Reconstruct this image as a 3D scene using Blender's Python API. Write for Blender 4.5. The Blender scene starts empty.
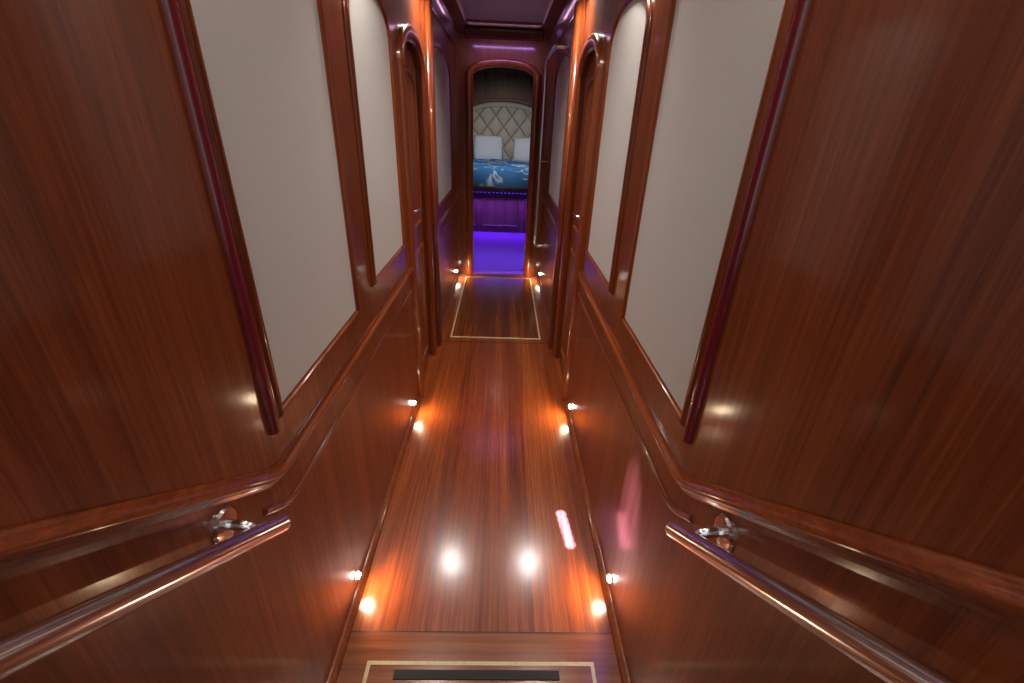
import bpy, math, random
from mathutils import Vector, Matrix
random.seed(3)
D = bpy.data
C = bpy.context
coll = C.scene.collection
C.scene.view_settings.view_transform = 'Standard'

# ------------------------------------------------------------------ materials
def new_mat(name):
    m = D.materials.new(name); m.use_nodes = True
    nt = m.node_tree
    return m, nt, nt.nodes['Principled BSDF']

def ramp(nt, stops):
    r = nt.nodes.new('ShaderNodeValToRGB')
    els = r.color_ramp.elements
    while len(els) < len(stops): els.new(0.5)
    for e, (p, c) in zip(els, stops):
        e.position = p; e.color = (*c, 1)
    return r

def wood(name, dark, mid, light, axis='Z', rough=.35, coat=.5, coat_r=.12, planks=0, scale=1.0, bump=.015, spec=.3):
    m, nt, b = new_mat(name)
    tc = nt.nodes.new('ShaderNodeTexCoord')
    def noise(s_across, s_along, detail, dist=0.0):
        mp = nt.nodes.new('ShaderNodeMapping')
        sc = [s_across*scale]*3
        sc['XYZ'.index(axis)] = s_along*scale
        mp.inputs['Scale'].default_value = sc
        nt.links.new(tc.outputs['Object'], mp.inputs['Vector'])
        n = nt.nodes.new('ShaderNodeTexNoise')
        n.inputs['Scale'].default_value = 1.0
        n.inputs['Detail'].default_value = detail
        n.inputs['Distortion'].default_value = dist
        nt.links.new(mp.outputs[0], n.inputs['Vector'])
        return n
    n1 = noise(14, .4, 3, .1)
    n2 = noise(90, 1.4, 5, .1)
    n3 = noise(330, 10, 3, 0)
    def mth(op, a, bb):
        k = nt.nodes.new('ShaderNodeMath'); k.operation = op
        for i, v in enumerate((a, bb)):
            if isinstance(v, (int, float)): k.inputs[i].default_value = v
            else: nt.links.new(v, k.inputs[i])
        return k.outputs[0]
    s = mth('ADD', mth('MULTIPLY', n1.outputs[0], .33), mth('MULTIPLY', n2.outputs[0], .40))
    s = mth('ADD', s, mth('MULTIPLY', n3.outputs[0], .27))
    if planks:
        sep = nt.nodes.new('ShaderNodeSeparateXYZ'); nt.links.new(tc.outputs['Object'], sep.inputs[0])
        ax = 0 if axis == 'Y' else 1
        fl = mth('FLOOR', mth('DIVIDE', sep.outputs[ax], planks), 0)
        wn = nt.nodes.new('ShaderNodeTexWhiteNoise'); wn.noise_dimensions = '1D'
        nt.links.new(fl, wn.inputs['W'])
        s = mth('ADD', s, mth('MULTIPLY', mth('SUBTRACT', wn.outputs['Value'], .5), .10))
    r = ramp(nt, [(.34, dark), (.5, mid), (.66, light)])
    nt.links.new(s, r.inputs[0])
    nt.links.new(r.outputs[0], b.inputs['Base Color'])
    b.inputs['Roughness'].default_value = rough
    b.inputs['Specular IOR Level'].default_value = spec
    b.inputs['Coat Weight'].default_value = coat
    b.inputs['Coat Roughness'].default_value = coat_r
    if bump:
        bp = nt.nodes.new('ShaderNodeBump'); bp.inputs['Strength'].default_value = bump
        bp.inputs['Distance'].default_value = .002
        nt.links.new(n2.outputs[0], bp.inputs['Height'])
        nt.links.new(bp.outputs[0], b.inputs['Normal'])
    return m

wood_wall = wood('mahogany_wall', (.090,.015,.003), (.185,.037,.0065), (.29,.070,.013), 'Z', .45, .6, .13)
MD, MM, ML = (.11,.017,.004), (.20,.039,.008), (.30,.070,.015)
wood_mould = wood('mahogany_moulding', MD, MM, ML, 'Y', .30, .7, .08)
wood_mouldv = wood('mahogany_moulding_vertical', MD, MM, ML, 'Z', .30, .7, .08)
wood_plum = wood('plum_trim_wood', (.10,.006,.013), (.17,.012,.022), (.22,.025,.034), 'Z', .25, .8, .08)
wood_floor = wood('mahogany_floor', (.10,.016,.0035), (.24,.048,.009), (.42,.11,.021), 'Y', .28, .9, .16, planks=.09)
wood_hatch = wood('mahogany_hatch', (.080,.014,.003), (.17,.038,.007), (.28,.075,.013), 'Y', .26, .9, .15, planks=.06)
wood_step = wood('mahogany_cross', (.11,.022,.005), (.22,.054,.011), (.33,.10,.020), 'X', .28, .7, .15)
wood_dark = wood('walnut_cabin', (.10,.045,.024), (.19,.09,.048), (.27,.14,.08), 'Z', .55, .1, .3)

def plain(name, col, rough=.5, metal=0, **kw):
    m, nt, b = new_mat(name)
    b.inputs['Base Color'].default_value = (*col, 1)
    b.inputs['Roughness'].default_value = rough
    b.inputs['Metallic'].default_value = metal
    for k, v in kw.items(): b.inputs[k].default_value = v
    return m
def speckle(m, scale, amt, strength=.15):
    nt = m.node_tree; b = nt.nodes['Principled BSDF']
    tc = nt.nodes.new('ShaderNodeTexCoord')
    n = nt.nodes.new('ShaderNodeTexNoise'); n.inputs['Scale'].default_value = scale
    n.inputs['Detail'].default_value = 4
    nt.links.new(tc.outputs['Object'], n.inputs['Vector'])
    c = b.inputs['Base Color'].default_value
    r = ramp(nt, [(.3, tuple(x*(1-amt) for x in c[:3])), (.7, tuple(min(1, x*(1+amt)) for x in c[:3]))])
    nt.links.new(n.outputs[0], r.inputs[0]); nt.links.new(r.outputs[0], b.inputs['Base Color'])
    bp = nt.nodes.new('ShaderNodeBump'); bp.inputs['Strength'].default_value = strength
    bp.inputs['Distance'].default_value = .001
    nt.links.new(n.outputs[0], bp.inputs['Height']); nt.links.new(bp.outputs[0], b.inputs['Normal'])
    return m
fabric = speckle(plain('cream_panel_fabric', (.56,.545,.52), .75), 500, .06)
ceil_fab = speckle(plain('ceiling_fabric', (.50,.47,.50), .6), 400, .05)
chrome = speckle(plain('polished_steel', (.88,.88,.90), .17, 1.0), 30, .03, .01)
chrome_r = speckle(plain('brushed_steel', (.88,.88,.92), .32, 1.0), 30, .03, .01)
cream = speckle(plain('maple_inlay', (.62,.50,.28), .35), 80, .1)
black = speckle(plain('antislip_rubber', (.028,.028,.028), .8), 900, .3, .6)
linen = speckle(plain('pillow_linen', (.62,.68,.78), .85), 60, .05)
tuft = speckle(plain('headboard_leatherette', (.50,.47,.40), .7), 90, .05)
tseam = speckle(plain('headboard_seam', (.27,.24,.20), .6), 90, .05)
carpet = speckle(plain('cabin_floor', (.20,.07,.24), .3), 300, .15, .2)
darkline = plain('seam_dark', (.01,.004,.003), .6)  # plain dark colour of the floor seams

def emit(name, col, s):
    m, nt, b = new_mat(name)
    b.inputs['Base Color'].default_value = (*col, 1)
    b.inputs['Emission Color'].default_value = (*col, 1)
    b.inputs['Emission Strength'].default_value = s
    return m
e_warm = emit('lamp_lens_warm', (1, .94, .82), 60)
e_white = emit('lamp_lens_white', (1, .93, .85), 16)
e_blue = emit('led_blue', (.04, .04, 1), 6)
e_violet = emit('led_violet', (.6, .2, .9), 1.5)
e_pink = emit('added_lens_pink', (1, .35, .75), 8)  # lens of the added pink spot

bedmat, nt, b = new_mat('bedspread_blue_leaf')
tc = nt.nodes.new('ShaderNodeTexCoord')
n = nt.nodes.new('ShaderNodeTexNoise'); n.inputs['Scale'].default_value = 3.2
n.inputs['Detail'].default_value = 1; n.inputs['Distortion'].default_value = 1.2
nt.links.new(tc.outputs['Object'], n.inputs['Vector'])
r = ramp(nt, [(.0, (.015,.11,.32)), (.50, (.03,.17,.42)), (.56, (.50,.66,.80)), (.63, (.05,.22,.46))])
nt.links.new(n.outputs[0], r.inputs[0]); nt.links.new(r.outputs[0], b.inputs['Base Color'])
b.inputs['Roughness'].default_value = .8

# ------------------------------------------------------------------ mesh helpers
def mesh(name, verts, faces, mat, smooth=False):
    me = D.meshes.new(name); me.from_pydata([tuple(v) for v in verts], [], faces)
    me.update()
    o = D.objects.new(name, me); coll.objects.link(o)
    if mat: me.materials.append(mat)
    if smooth:
        for p in me.polygons: p.use_smooth = True
    import bmesh
    bm = bmesh.new(); bm.from_mesh(me); bmesh.ops.recalc_face_normals(bm, faces=bm.faces); bm.to_mesh(me); bm.free()
    return o
def box(name, x0, x1, y0, y1, z0, z1, mat, bev=0):
    v = [(x, y, z) for x in (x0, x1) for y in (y0, y1) for z in (z0, z1)]
    f = [(0,1,3,2),(4,6,7,5),(0,4,5,1),(2,3,7,6),(0,2,6,4),(1,5,7,3)]
    o = mesh(name, v, f, mat)
    if bev:
        md = o.modifiers.new('bevel', 'BEVEL'); md.width = bev; md.segments = 3
    return o
def multibox(name, boxes, mat):
    V, F = [], []
    for (x0,x1,y0,y1,z0,z1) in boxes:
        k = len(V)
        V += [(x, y, z) for x in (x0, x1) for y in (y0, y1) for z in (z0, z1)]
        F += [tuple(i+k for i in f) for f in [(0,1,3,2),(4,6,7,5),(0,4,5,1),(2,3,7,6),(0,2,6,4),(1,5,7,3)]]
    return mesh(name, V, F, mat)
def prism(name, pts, to3, h0, h1, mat):
    n = len(pts)
    V = [to3(p[0], p[1], h0) for p in pts] + [to3(p[0], p[1], h1) for p in pts]
    F = [tuple(range(n)), tuple(range(2*n-1, n-1, -1))] + [(i, (i+1) % n, (i+1) % n + n, i+n) for i in range(n)]
    return mesh(name, V, F, mat)
def join(name, objs):
    bpy.ops.object.select_all(action='DESELECT')
    for o in objs: o.select_set(True)
    C.view_layer.objects.active = objs[0]
    bpy.ops.object.join()
    objs[0].name = name
    return objs[0]
def group(name, objs, loc=None):
    e = D.objects.new(name, None); coll.objects.link(e); e.empty_display_size = .1
    if loc is None:
        pts = [o.matrix_world @ Vector(c) for o in objs for c in o.bound_box if o.type == 'MESH']
        loc = sum(pts, Vector())/len(pts)
    e.location = loc
    for o in objs:
        o.parent = e; o.matrix_parent_inverse = Matrix.Translation(-Vector(loc))
    return e
_t = [0]
def tn():
    _t[0] += 1; return 'trim_%d' % _t[0]
HALF = .467
def frame_wall(s):
    return lambda p, q, h: (s*(HALF-h), p, q)
def frame_y(y):
    return lambda p, q, h: (p, y-h, q)
def frame_ceil(z):
    return lambda p, q, h: (p, q, z-h)
def halfround(w, h, n=8, base=0.0):
    pr = [(-w/2, base)]
    for i in range(1, n):
        a = math.pi - math.pi*i/n
        pr.append((math.cos(a)*w/2, math.sin(a)*h))
    pr.append((w/2, base)); return pr
def ogee(w, h, base=0.0):
    return [(-w/2, base), (-w/2, h*.30), (-w*.42, h*.42), (-w*.30, h*.5), (-w*.22, h*.75), (-w*.1, h*.97), (0, h), (w*.1, h*.97),
            (w*.22, h*.75), (w*.30, h*.5), (w*.42, h*.42), (w/2, h*.30), (w/2, base)]
def sweep(name, path, to3, prof, mat, closed=False):
    n = len(path); V = []; m = len(prof)
    for i, p in enumerate(path):
        a = path[i-1] if (i > 0 or closed) else None
        c = path[(i+1) % n] if (i < n-1 or closed) else None
        def dirv(u, v):
            d = Vector((v[0]-u[0], v[1]-u[1])); return d.normalized()
        if a is None: t1 = t2 = dirv(p, c)
        elif c is None: t1 = t2 = dirv(a, p)
        else: t1, t2 = dirv(a, p), dirv(p, c)
        n1, n2 = Vector((-t1[1], t1[0])), Vector((-t2[1], t2[0]))
        nn = (n1+n2).normalized(); k = 1/max(.35, nn.dot(n1))
        for (aa, h) in prof:
            V.append(to3(p[0]+nn[0]*aa*k, p[1]+nn[1]*aa*k, h))
    F = []
    for i in range(n if closed else n-1):
        j = (i+1) % n
        for q in range(m-1):
            F.append((i*m+q, i*m+q+1, j*m+q+1, j*m+q))
        F.append((i*m+m-1, i*m, j*m, j*m+m-1))
    if not closed:
        F.append(tuple(range(m))); F.append(tuple((n-1)*m+q for q in reversed(range(m))))
    o = mesh(name, V, F, mat, True)
    md = o.modifiers.new('es', 'EDGE_SPLIT'); md.split_angle = math.radians(40)
    return o
def arch(a0, a1, z0, zs, rise, n=20, e=2.3):
    c, r = (a0+a1)/2, (a1-a0)/2
    pts = [(a0, z0)]
    for i in range(n+1):
        th = math.pi*i/n
        cx, sx = math.cos(th), math.sin(th)
        pts.append((c - r*math.copysign(abs(cx)**(2/e), cx), zs + rise*abs(sx)**(2/e)))
    pts.append((a1, z0))
    return pts
def fillet(pts, r, n=8):
    pts = [Vector(p) for p in pts]; out = [pts[0]]
    for i in range(1, len(pts)-1):
        a, p, c = pts[i-1], pts[i], pts[i+1]
        d1, d2 = (a-p), (c-p); rr = min(r, d1.length*.49, d2.length*.49)
        s, e = p+d1.normalized()*rr, p+d2.normalized()*rr
        for k in range(n+1):
            t = k/n; out.append(s*(1-t)**2 + p*2*t*(1-t) + e*t*t)
    out.append(pts[-1]); return out
def tube(name, pts, r, mat, seg=20):
    pts = [Vector(p) for p in pts]; n = len(pts)
    V, F = [], []
    t = (pts[1]-pts[0]).normalized()
    up = Vector((0,0,1)) if abs(t.z) < .9 else Vector((1,0,0))
    u = t.cross(up).normalized()
    for i, p in enumerate(pts):
        t = (pts[min(i+1, n-1)]-pts[max(i-1, 0)]).normalized()
        u = (u - t*u.dot(t)).normalized(); v = t.cross(u)
        for k in range(seg):
            a = 2*math.pi*k/seg
            V.append(p + (u*math.cos(a)+v*math.sin(a))*r)
    for i in range(n-1):
        for k in range(seg):
            F.append((i*seg+k, i*seg+(k+1) % seg, (i+1)*seg+(k+1) % seg, (i+1)*seg+k))
    F.append(tuple(range(seg))); F.append(tuple((n-1)*seg+k for k in range(seg)))
    o = mesh(name, V, F, mat, True)
    md = o.modifiers.new('es', 'EDGE_SPLIT'); md.split_angle = math.radians(50)
    return o
def lathe(name, prof, origin, axis, mat, seg=24):
    ax = Vector(axis).normalized()
    up = Vector((0,0,1)) if abs(ax.z) < .9 else Vector((1,0,0))
    u = ax.cross(up).normalized(); v = ax.cross(u); O = Vector(origin)
    V, F = [], []
    for (r, d) in prof:
        for k in range(seg):
            a = 2*math.pi*k/seg
            V.append(O + ax*d + (u*math.cos(a)+v*math.sin(a))*max(r, 1e-4))
    for i in range(len(prof)-1):
        for k in range(seg):
            F.append((i*seg+k, i*seg+(k+1) % seg, (i+1)*seg+(k+1) % seg, (i+1)*seg+k))
    F.append(tuple(range(seg))); F.append(tuple((len(prof)-1)*seg+k for k in range(seg)))
    o = mesh(name, V, F, mat, True)
    md = o.modifiers.new('es', 'EDGE_SPLIT'); md.split_angle = math.radians(35)
    return o
def light(name, kind, loc, energy, col, target=None, **kw):
    l = D.lights.new(name, kind); l.energy = energy; l.color = col
    for k, v in kw.items(): setattr(l, k, v)
    o = D.objects.new(name, l); coll.objects.link(o); o.location = loc
    if target is not None:
        o.rotation_euler = (Vector(target)-Vector(loc)).to_track_quat('-Z', 'Y').to_euler()
    return o

# ------------------------------------------------------------------ shell
ZC = 2.29
YF = 4.92
Y0 = -1.6
DY0, DY1 = 2.42, 2.94
DZ = 1.80; DR = .13
T = .07
for s, nm in ((-1, 'left'), (1, 'right')):
    fw = frame_wall(s)
    parts = [prism('a', [(Y0,0),(DY0,0),(DY0,ZC),(Y0,ZC)], fw, 0, -T, wood_wall),
             prism('b', [(DY1,0),(YF+.08,0),(YF+.08,ZC),(DY1,ZC)], fw, 0, -T, wood_wall)]
    ap = arch(DY0, DY1, DZ, DZ, DR)[1:-1]
    V, F = [], []
    for (y, z) in ap:
        V += [fw(y, z, 0), fw(y, z, -T), fw(y, ZC, -T), fw(y, ZC, 0)]
    for i in range(len(ap)-1):
        k = i*4
        for q in range(4): F.append((k+q, k+(q+1) % 4, k+4+(q+1) % 4, k+4+q))
    parts.append(mesh('c', V, F, wood_wall))
    join('wall_'+nm, parts)

box('floor', -HALF-T, HALF+T, -.2, YF+.08, -.05, 0, wood_floor)
box('ceiling', -HALF-T, HALF+T, .30, YF+.08, ZC, ZC+.05, wood_wall)

for s, nm in ((-1, 'left'), (1, 'right')):
    fw = frame_wall(s)
    bs = []
    for (a, b_) in ((.56, DY0-.09), (3.25, YF)):
        bs.append(sweep('b', [(a, .014), (b_, .014)], fw, [(-.014,0),(-.014,.020),(0,.018),(.010,.012),(.016,.002),(.016,0)], wood_wall))
    join('baseboard_'+nm, bs)
for s, nm in ((-1, 'left'), (1, 'right')):
    fw = frame_wall(s)
    sweep(tn(), [(.30, ZC-.04), (YF, ZC-.04)], fw,
          [(-.04,0),(-.04,.012),(-.03,.016),(-.01,.03),(.015,.042),(.03,.052),(.04,.055),(.04,0)], wood_mould)

# ------------------------------------------------------------------ mouldings, panels, doors
for s in (-1, 1):
    fw = frame_wall(s)
    SL = .735
    CR = .845; CRY = .765
    bend = fillet([(-.95, CR+(CRY+.95)*SL, 0), (CRY, CR, 0), (DY0-.075, CR, 0)], .05)
    sweep(tn(), [(v.x, v.y) for v in bend], fw, ogee(.040, .020), wood_mould)
    LR = .735; LRY = .80
    bend = fillet([(.70, LR+(LRY-.70)*SL, 0), (LRY, LR, 0), (DY0-.075, LR, 0)], .05)
    sweep(tn(), [(v.x, v.y) for v in bend], fw, halfround(.018, .009), wood_mould)
    sweep(tn(), [(3.245, CR), (YF, CR)], fw, ogee(.040, .020), wood_mould)
    sweep(tn(), [(3.245, LR), (YF, LR)], fw, halfround(.018, .009), wood_mould)
    sweep(tn(), [(.800, .945), (.800, ZC-.08)], fw, halfround(.024, .016), wood_plum)
    for (a, b_, z0, zs, ri) in ((.830, 1.42, .975, 1.88, .16), (1.645, 2.20, 1.005, 1.84, .15), (3.42, 4.42, .985, 1.86, .17)):
        ar = arch(a, b_, z0, zs, ri)
        pan = prism('fabric', ar, fw, 0, .006, fabric)
        fr = sweep('frame', ar, fw, ogee(.028, .017), wood_mouldv, True)
        group('wall_panel', [pan, fr])
    dl = prism('leaf', arch(DY0+.003, DY1-.003, .006, DZ-.003, DR), fw, -.05, -.02, wood_wall)
    dp = sweep('leaf_panel_moulding', arch(DY0+.09, DY1-.09, 1.0, DZ-.09, DR*.7), fw, [(a, h-.02) for a, h in halfround(.025, .012)], wood_mouldv, True)
    dp2 = sweep('leaf_lower_moulding', [(DY0+.09,.12),(DY0+.09,.85),(DY1-.09,.85),(DY1-.09,.12)], fw, [(a, h-.02) for a, h in halfround(.025, .012)], wood_mouldv, True)
    pl = prism('lock_plate', [(DY0+.03,1.0),(DY0+.065,1.0),(DY0+.065,1.2),(DY0+.03,1.2)], fw, -.022, -.014, chrome)
    lv = tube('lever', fillet([(s*(HALF+.02), DY0+.048, 1.13), (s*(HALF-.035), DY0+.048, 1.13), (s*(HALF-.035), DY0+.15, 1.13)], .02), .008, chrome, 12)
    group('door_%d' % (1 if s < 0 else 2), [dl, dp, dp2, pl, lv])
    cas = arch(DY0-.03, DY1+.03, 0.0, DZ, DR+.03)
    sweep(tn(), cas, fw, [(-.042,0),(-.042,.014),(-.034,.022),(-.02,.028),(0,.030),(.02,.028),(.028,.02),(.030,.010),(.030,0)], wood_mouldv)
    pp = [prism('a', [(3.06,0),(3.24,0),(3.24,ZC-.08),(3.06,ZC-.08)], fw, 0, .022, wood_mouldv)]
    sm = sweep('b', [(3.15, 0), (3.15, ZC-.08)], fw, [(-.07,0.022),(-.07,.034),(-.06,.044),(-.045,.05),(.045,.05),(.06,.044),(.07,.034),(.07,0.022)], wood_mouldv)
    join(tn(), pp+[sm])

# ------------------------------------------------------------------ far wall and doorway
OX = .295; CZ = 1.97; CRZ = .085
ap = arch(-OX, OX, CZ, CZ, CRZ, e=2.1)[1:-1]
V, F = [], []
for (x, z) in ap: V += [(x, YF, z), (x, YF+.08, z), (x, YF+.08, ZC), (x, YF, ZC)]
for i in range(len(ap)-1):
    k = i*4
    for q in range(4): F.append((k+q, k+(q+1) % 4, k+4+(q+1) % 4, k+4+q))
a = mesh('a', V, F, wood_wall)
b1 = box('b', -HALF, -OX, YF, YF+.08, 0, ZC, wood_wall)
b2 = box('c', OX, HALF, YF, YF+.08, 0, ZC, wood_wall)
join('wall_far', [a, b1, b2])
sweep(tn(), arch(-OX-.032, OX+.032, 0, CZ, CRZ+.03, e=2.1), frame_y(YF), [(-.04,0),(-.04,.02),(-.03,.028),(-.01,.036),(.012,.036),(.028,.026),(.034,.010),(.034,0)], wood_mouldv)
box(tn(), -OX, OX, YF-.03, YF+.10, 0, .018, wood_step, .004)

va = box('housing', -.34, .34, 4.52, 4.66, ZC-.085, ZC, wood_plum, .012)
vb = box('led_strip', -.30, .30, 4.66, 4.668, ZC-.075, ZC-.055, e_violet)
vl = light('glow', 'AREA', (0, 4.69, ZC-.06), 1.5, (.55, .34, 1), (0, 4.9, 1.6), shape='RECTANGLE', size=.6, size_y=.02)
vl2 = light('front_glow', 'AREA', (0, 4.50, ZC-.04), .20, (.9, .45, .8), (0, 3.9, 1.9), shape='RECTANGLE', size=.6, size_y=.02)
group('light_valance', [va, vb, vl, vl2])

def rrect(x0, x1, y0, y1, r, n=6):
    P = []
    for cx, cy, a0 in ((x1-r, y1-r, 0), (x0+r, y1-r, 90), (x0+r, y0+r, 180), (x1-r, y0+r, 270)):
        for i in range(n+1):
            a = math.radians(a0+90*i/n); P.append((cx+r*math.cos(a), cy+r*math.sin(a)))
    return P
fc = frame_ceil(ZC)
for (a, b_) in ((.55, 2.3), (2.6, 4.22)):
    P = rrect(-.31, .31, a, b_, .07)
    p1 = prism('fabric', P, fc, 0, .006, ceil_fab)
    p2 = sweep('frame', P, fc, ogee(.04, .022), wood_mould, True)
    group('ceiling_panel', [p1, p2])

# ------------------------------------------------------------------ floor hatches
def hatch(x0, x1, y0, y1, strip, wmat):
    ob = [box('board', x0, x1, y0, y1, 0.0, .004, wmat)]
    w = .012
    ob.append(multibox('inlay', [(x0-w, x0, y0-w, y1+w, 0, .0048), (x1, x1+w, y0-w, y1+w, 0, .0048),
                                 (x0, x1, y0-w, y0, 0, .0048), (x0, x1, y1, y1+w, 0, .0048)], cream))
    if strip: ob.append(box('antislip_strip', -.275, .25, strip[0], strip[1], .004, .0075, black, .001))
    group('floor_hatch', ob)
hatch(-.355, .355, 3.26, 4.80, None, wood_hatch)
hatch(-.355, .355, .58, .822, (.780, .808), wood_step)
multibox(tn(), [(-.445, -.368, .56, .925, 0, .003), (.368, .445, .56, .925, 0, .003), (-.368, .368, .836, .925, 0, .003)], wood_step)
box('floor_seam', -.447, .447, .925, .930, 0, .0012, darkline)
box('floor_seam', -.447, .447, 3.17, 3.175, 0, .0012, darkline)

# ------------------------------------------------------------------ staircase
sb = []
HS = HALF-.002
for i in range(5):
    y1 = .55-.272*i; z1 = .2*(i+1)
    sb.append(box('riser', -HS, HS, y1-.272 if i < 4 else Y0, y1-.02, .2*i if i else 0, z1-.025, wood_step))
    sb.append(box('tread', -HS, HS, y1-.272 if i < 4 else Y0, y1, z1-.025, z1, wood_step))
    sb.append(box('grip', -.27, .27, y1-.05, y1-.02, z1, z1+.003, black))
join('staircase', sb)

# ------------------------------------------------------------------ stair handrails
for s in (-1, 1):
    def P(h, y, z): return (s*(HALF-h), y, z)
    sl = .735
    zr = lambda y: .830+(.652-y)*sl
    RH = .063
    rail = tube('rail', [P(RH, .652, zr(.652)), P(RH, -.85, zr(-.85))], .0175, chrome, 32)
    dirn = Vector((0, 1, -sl)).normalized()
    cap = lathe('end_cap', [(.0175, 0), (.0165, .005), (.012, .010), (.005, .0135), (0, .0145)], P(RH, .652, zr(.652)), dirn, chrome)
    obs = [rail, cap]
    for y in (.585, -.62):
        zz = zr(y)+.022
        obs.append(lathe('flange', [(.034, 0), (.034, .004), (.030, .009), (.014, .011)], P(0, y, zz), (-s, 0, 0), chrome))
        obs.append(tube('bracket_arm', fillet([P(.004, y, zz), P(.045, y, zz), P(RH-.002, y, zr(y))], .02), .010, chrome, 14))
    group('stair_handrail', obs)

gx = HALF-.085
pts = fillet([(HALF, 3.78, 2.08), (gx, 3.78, 2.08), (gx, 4.66, 2.08), (gx, 4.66, .42), (HALF, 4.66, .42)], .12, 10)
gr = tube('rail', pts, .017, chrome_r, 18)
f1 = lathe('flange', [(.03, 0), (.03, .004), (.02, .008)], (HALF, 3.78, 2.08), (-1, 0, 0), chrome)
f2 = lathe('flange', [(.03, 0), (.03, .004), (.02, .008)], (HALF, 4.66, .42), (-1, 0, 0), chrome)
f3 = tube('standoff', [(HALF, 4.66, 1.25), (gx, 4.66, 1.25)], .008, chrome, 12)
group('grab_rail', [gr, f1, f2, f3])

# ------------------------------------------------------------------ lamps
for s in (-1, 1):
    for y in (1.075, 2.18, 4.74):
        o1 = lathe('bezel', [(.019, 0), (.019, .003), (.015, .005)], (s*HALF, y, .085), (-s, 0, 0), chrome)
        o2 = lathe('lens', [(.0135, .004), (.0130, .009), (.009, .014), (.003, .016)], (s*HALF, y, .085), (-s, 0, 0), e_warm)
        l = light('bulb', 'SPOT', (s*(HALF-.026), y, .085), 4.2, (1, .70, .40), (s*(HALF-.126), y, .055), spot_size=math.radians(165), spot_blend=.5, shadow_soft_size=.010)
        group('floor_level_light', [o1, o2, l], (s*HALF, y, .085))
for y, e in ((.8, 11), (1.75, 32), (2.92, 46)):
    for s in (-1, 1):
        x = s*.372
        o1 = lathe('bezel', [(.038, 0), (.038, .004), (.032, .006)], (x, y, ZC), (0, 0, -1), chrome)
        o2 = lathe('lens', [(.030, .005), (.028, .007)], (x, y, ZC), (0, 0, -1), e_white)
        l = light('bulb', 'SPOT', (x, y, ZC-.012), e, (1, .94, .86), (x*.7, y, 0), spot_size=math.radians(150), spot_blend=.9, shadow_soft_size=.045)
        group('downlight', [o1, o2, l], (x, y, ZC))

o1 = lathe('bezel', [(.03, 0), (.03, .004), (.024, .006)], (-.372, 1.3, ZC), (0, 0, -1), chrome)  # added fixture, no known source: makes pink streak on floor and glow on wall
o2 = lathe('lens', [(.022, .005), (.02, .007)], (-.372, 1.3, ZC), (0, 0, -1), e_pink)
ls = []
for k in range(6):
    ls.append(light('bulb', 'SPOT', (-.372, 1.3, ZC-.012), 19000, (.15, .17, 1), (.350-.004*k, 1.29+.032*k, 0), spot_size=math.radians(1.3), spot_blend=.8, shadow_soft_size=.003))  # narrow bluish beams lined up to imitate the pink floor streak
ls.append(light('bulb', 'SPOT', (-.372, 1.3, ZC-.012), 3600, (.17, .20, 1), (.467, 1.03, .42), spot_size=math.radians(7), spot_blend=1, shadow_soft_size=.01))  # added beam for the pink glow on the right wall
group('added_pink_spot', [o1, o2]+ls, (-.372, 1.3, ZC))

# ------------------------------------------------------------------ bedroom
BW = 1.45; BY1 = 9.45; YB = YF+.08; BC = 2.5
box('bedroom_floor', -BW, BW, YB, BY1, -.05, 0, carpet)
box('bedroom_ceiling', -BW, BW, YB, BY1, BC, BC+.05, ceil_fab)
box('wall_bedroom_left', -BW-.05, -BW, YB, BY1, 0, BC, wood_dark)
box('wall_bedroom_right', BW, BW+.05, YB, BY1, 0, BC, wood_dark)
box('wall_bedroom_back', -BW, BW, BY1, BY1+.05, 0, BC, wood_dark)
multibox('wall_bedroom_front', [(-BW, -HALF-T, YB-.03, YB, 0, BC), (HALF+T, BW, YB-.03, YB, 0, BC), (-HALF-T, HALF+T, YB-.03, YB, ZC+.05, BC)], wood_dark)
base = multibox('base', [(-1.0, 1.0, 7.12, 9.35, .0, .62)], wood_dark)
pm = [sweep('base_panel_moulding', [(x-.28,.10),(x-.28,.52),(x+.28,.52),(x+.28,.10)], frame_y(7.12), halfround(.03,.014), wood_dark, True) for x in (-.66,0,.66)]
ledge = box('ledge', -1.08, 1.08, 6.98, 9.35, .62, .70, wood_dark, .02)
leds = multibox('led_dots', [(x*.06-.006, x*.06+.006, 7.02, 7.035, .612, .62) for x in range(-16, 17)], e_blue)
def slab(name, x0, x1, y0, y1, z0, z1, mat, wr=.012, nx=36, ny=44):
    V, F = [], []
    for j in range(ny+1):
        for i in range(nx+1):
            u, v = i/nx, j/ny
            e = min(u, 1-u)*(x1-x0); g = min(v, 1-v)*(y1-y0)
            ed = min(1, e/.10); gd = min(1, g/.10)
            h = math.sqrt(max(0, 1-(1-ed)**2))*math.sqrt(max(0, 1-(1-gd)**2))
            x = x0+(x1-x0)*u; y = y0+(y1-y0)*v
            w = wr*(math.sin(x*7+y*3+math.sin(y*5))+.6*math.sin(y*9-x*5))
            V.append((x, y, z0+(z1-z0)*h+w*h))
    for j in range(ny):
        for i in range(nx):
            k = j*(nx+1)+i; F.append((k, k+1, k+nx+2, k+nx+1))
    return mesh(name, V, F, mat, True)
mat_ = slab('mattress', -.9, .9, 7.08, 9.25, .70, .95, bedmat)

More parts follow.
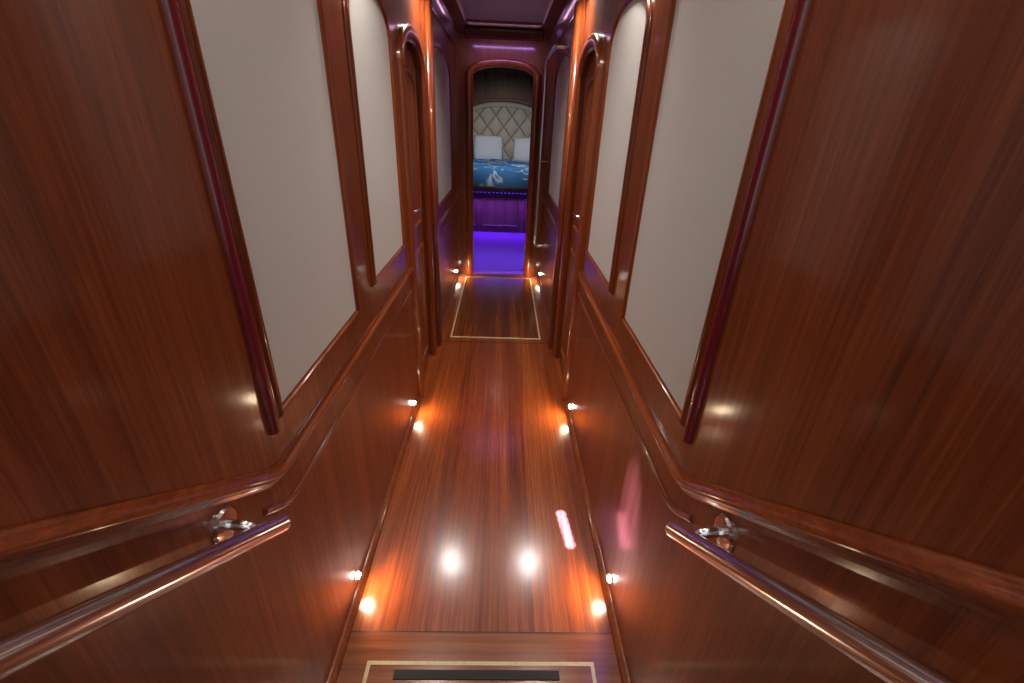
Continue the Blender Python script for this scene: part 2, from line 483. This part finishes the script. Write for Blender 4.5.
def pillow(w, h, t, loc, tilt, yaw, mat):
    V, F = [], []; n = 20
    for side in (1, -1):
        for j in range(n+1):
            for i in range(n+1):
                u, v = i/n*2-1, j/n*2-1
                k = (max(0, 1-abs(u)**3.2)**.55)*(max(0, 1-abs(v)**3.2)**.55)
                px = u*w/2*(1-.07*v*v*abs(u)**2); pz = v*h/2*(1-.07*u*u*abs(v)**2)
                V.append((px, side*t/2*k, pz))
    m = (n+1)**2
    for s_ in (0, 1):
        for j in range(n):
            for i in range(n):
                k = s_*m+j*(n+1)+i; F.append((k, k+1, k+n+2, k+n+1))
    o = mesh('pillow', V, F, mat, True)
    import bmesh
    bm = bmesh.new(); bm.from_mesh(o.data); bmesh.ops.remove_doubles(bm, verts=bm.verts, dist=1e-4)
    bmesh.ops.recalc_face_normals(bm, faces=bm.faces); bm.to_mesh(o.data); bm.free()
    o.rotation_euler = (tilt, 0, yaw); o.location = loc
    return o
p1 = pillow(.56, .46, .17, (-.27, 9.02, 1.13), -.3, .05, linen)
p2 = pillow(.56, .46, .17, (.47, 9.02, 1.12), -.3, -.05, linen)
C.view_layer.update()
group('bed', [base, ledge, leds, mat_, p1, p2]+pm, (0, 8, .5))
HW = .74; hz0, hzs, hr = .72, 1.62, .30
V, F = [], []; nx, nz = 240, 200; seam = []
def ztop(x): return hzs+hr*max(0, 1-(abs(x)/HW)**2.3)**(1/2.0)
for j in range(nz+1):
    for i in range(nx+1):
        x = -HW+2*HW*i/nx; zt = ztop(x); z = hz0+(zt-hz0)*j/nz
        a, c = x/.46+z/.56, x/.46-z/.56
        sa, sc = abs(math.sin(math.pi*a*1.5)), abs(math.sin(math.pi*c*1.5))
        d = (sa*sc)**.5
        de = min((HW-abs(x)), (zt-z))
        edge = max(0, min(de/.03, 1))
        border = de < .085
        if border: d = .55
        seam.append((not border and min(sa, sc) < .15) or (.080 < de < .095))
        V.append((x, 9.43-(.02+.05*d)*edge**.5, z))
for j in range(nz):
    for i in range(nx):
        k = j*(nx+1)+i; F.append((k, k+1, k+nx+2, k+nx+1))
tu = mesh('tufted_pad', V, F, tuft, True)
tu.data.materials.append(tseam)
for p in tu.data.polygons:
    if seam[p.vertices[0]]: p.material_index = 1
arc = [(-HW-.03, hz0)]+[(x*(1+.03/HW), ztop(x)+.03) for x in [HW*math.sin(math.pi/2*t/20) for t in range(-20, 21)]]+[(HW+.03, hz0)]
hf = sweep('frame', arc, frame_y(9.45), [(-.03,0),(-.03,.06),(-.015,.075),(.015,.075),(.03,.06),(.03,0)], wood_dark)
group('headboard', [tu, hf])

o1 = lathe('bezel', [(.06, 0), (.06, .006), (.05, .01)], (0, 6.3, BC), (0, 0, -1), chrome)
o2 = lathe('lens', [(.048, .008), (.045, .012)], (0, 6.3, BC), (0, 0, -1), e_white)
l = light('bulb', 'SPOT', (0, 6.3, BC-.02), 210, (1, .93, .87), (0, 8.7, .7), spot_size=math.radians(70), spot_blend=.8, shadow_soft_size=.05)
group('bedroom_ceiling_light', [o1, o2, l], (0, 6.3, BC))
bl = light('bed_led_glow', 'AREA', (0, 7.03, .60), 24, (.16, .05, 1), (0, 6.85, 0), shape='RECTANGLE', size=1.9, size_y=.03, spread=math.radians(125))

# ------------------------------------------------------------------ companionway daylight
w = D.worlds.new('sky'); C.scene.world = w; w.use_nodes = True
bg = w.node_tree.nodes['Background']
bg.inputs[0].default_value = (1, .97, .95, 1); bg.inputs[1].default_value = .95

# ------------------------------------------------------------------ camera
cd = D.cameras.new('camera'); cam = D.objects.new('camera', cd); coll.objects.link(cam)
cd.sensor_width = 36; cd.lens = 443.7*36/1024; cd.clip_start = .02
R = Matrix(((.9992, -.0277, -.0294), (-.0141, .4434, -.8962), (.0379, .8959, .4426)))
q = R.to_quaternion(); q.normalize()
cam.matrix_world = Matrix.Translation((.028, 0, 1.58)) @ q.to_matrix().to_4x4()
C.scene.camera = cam
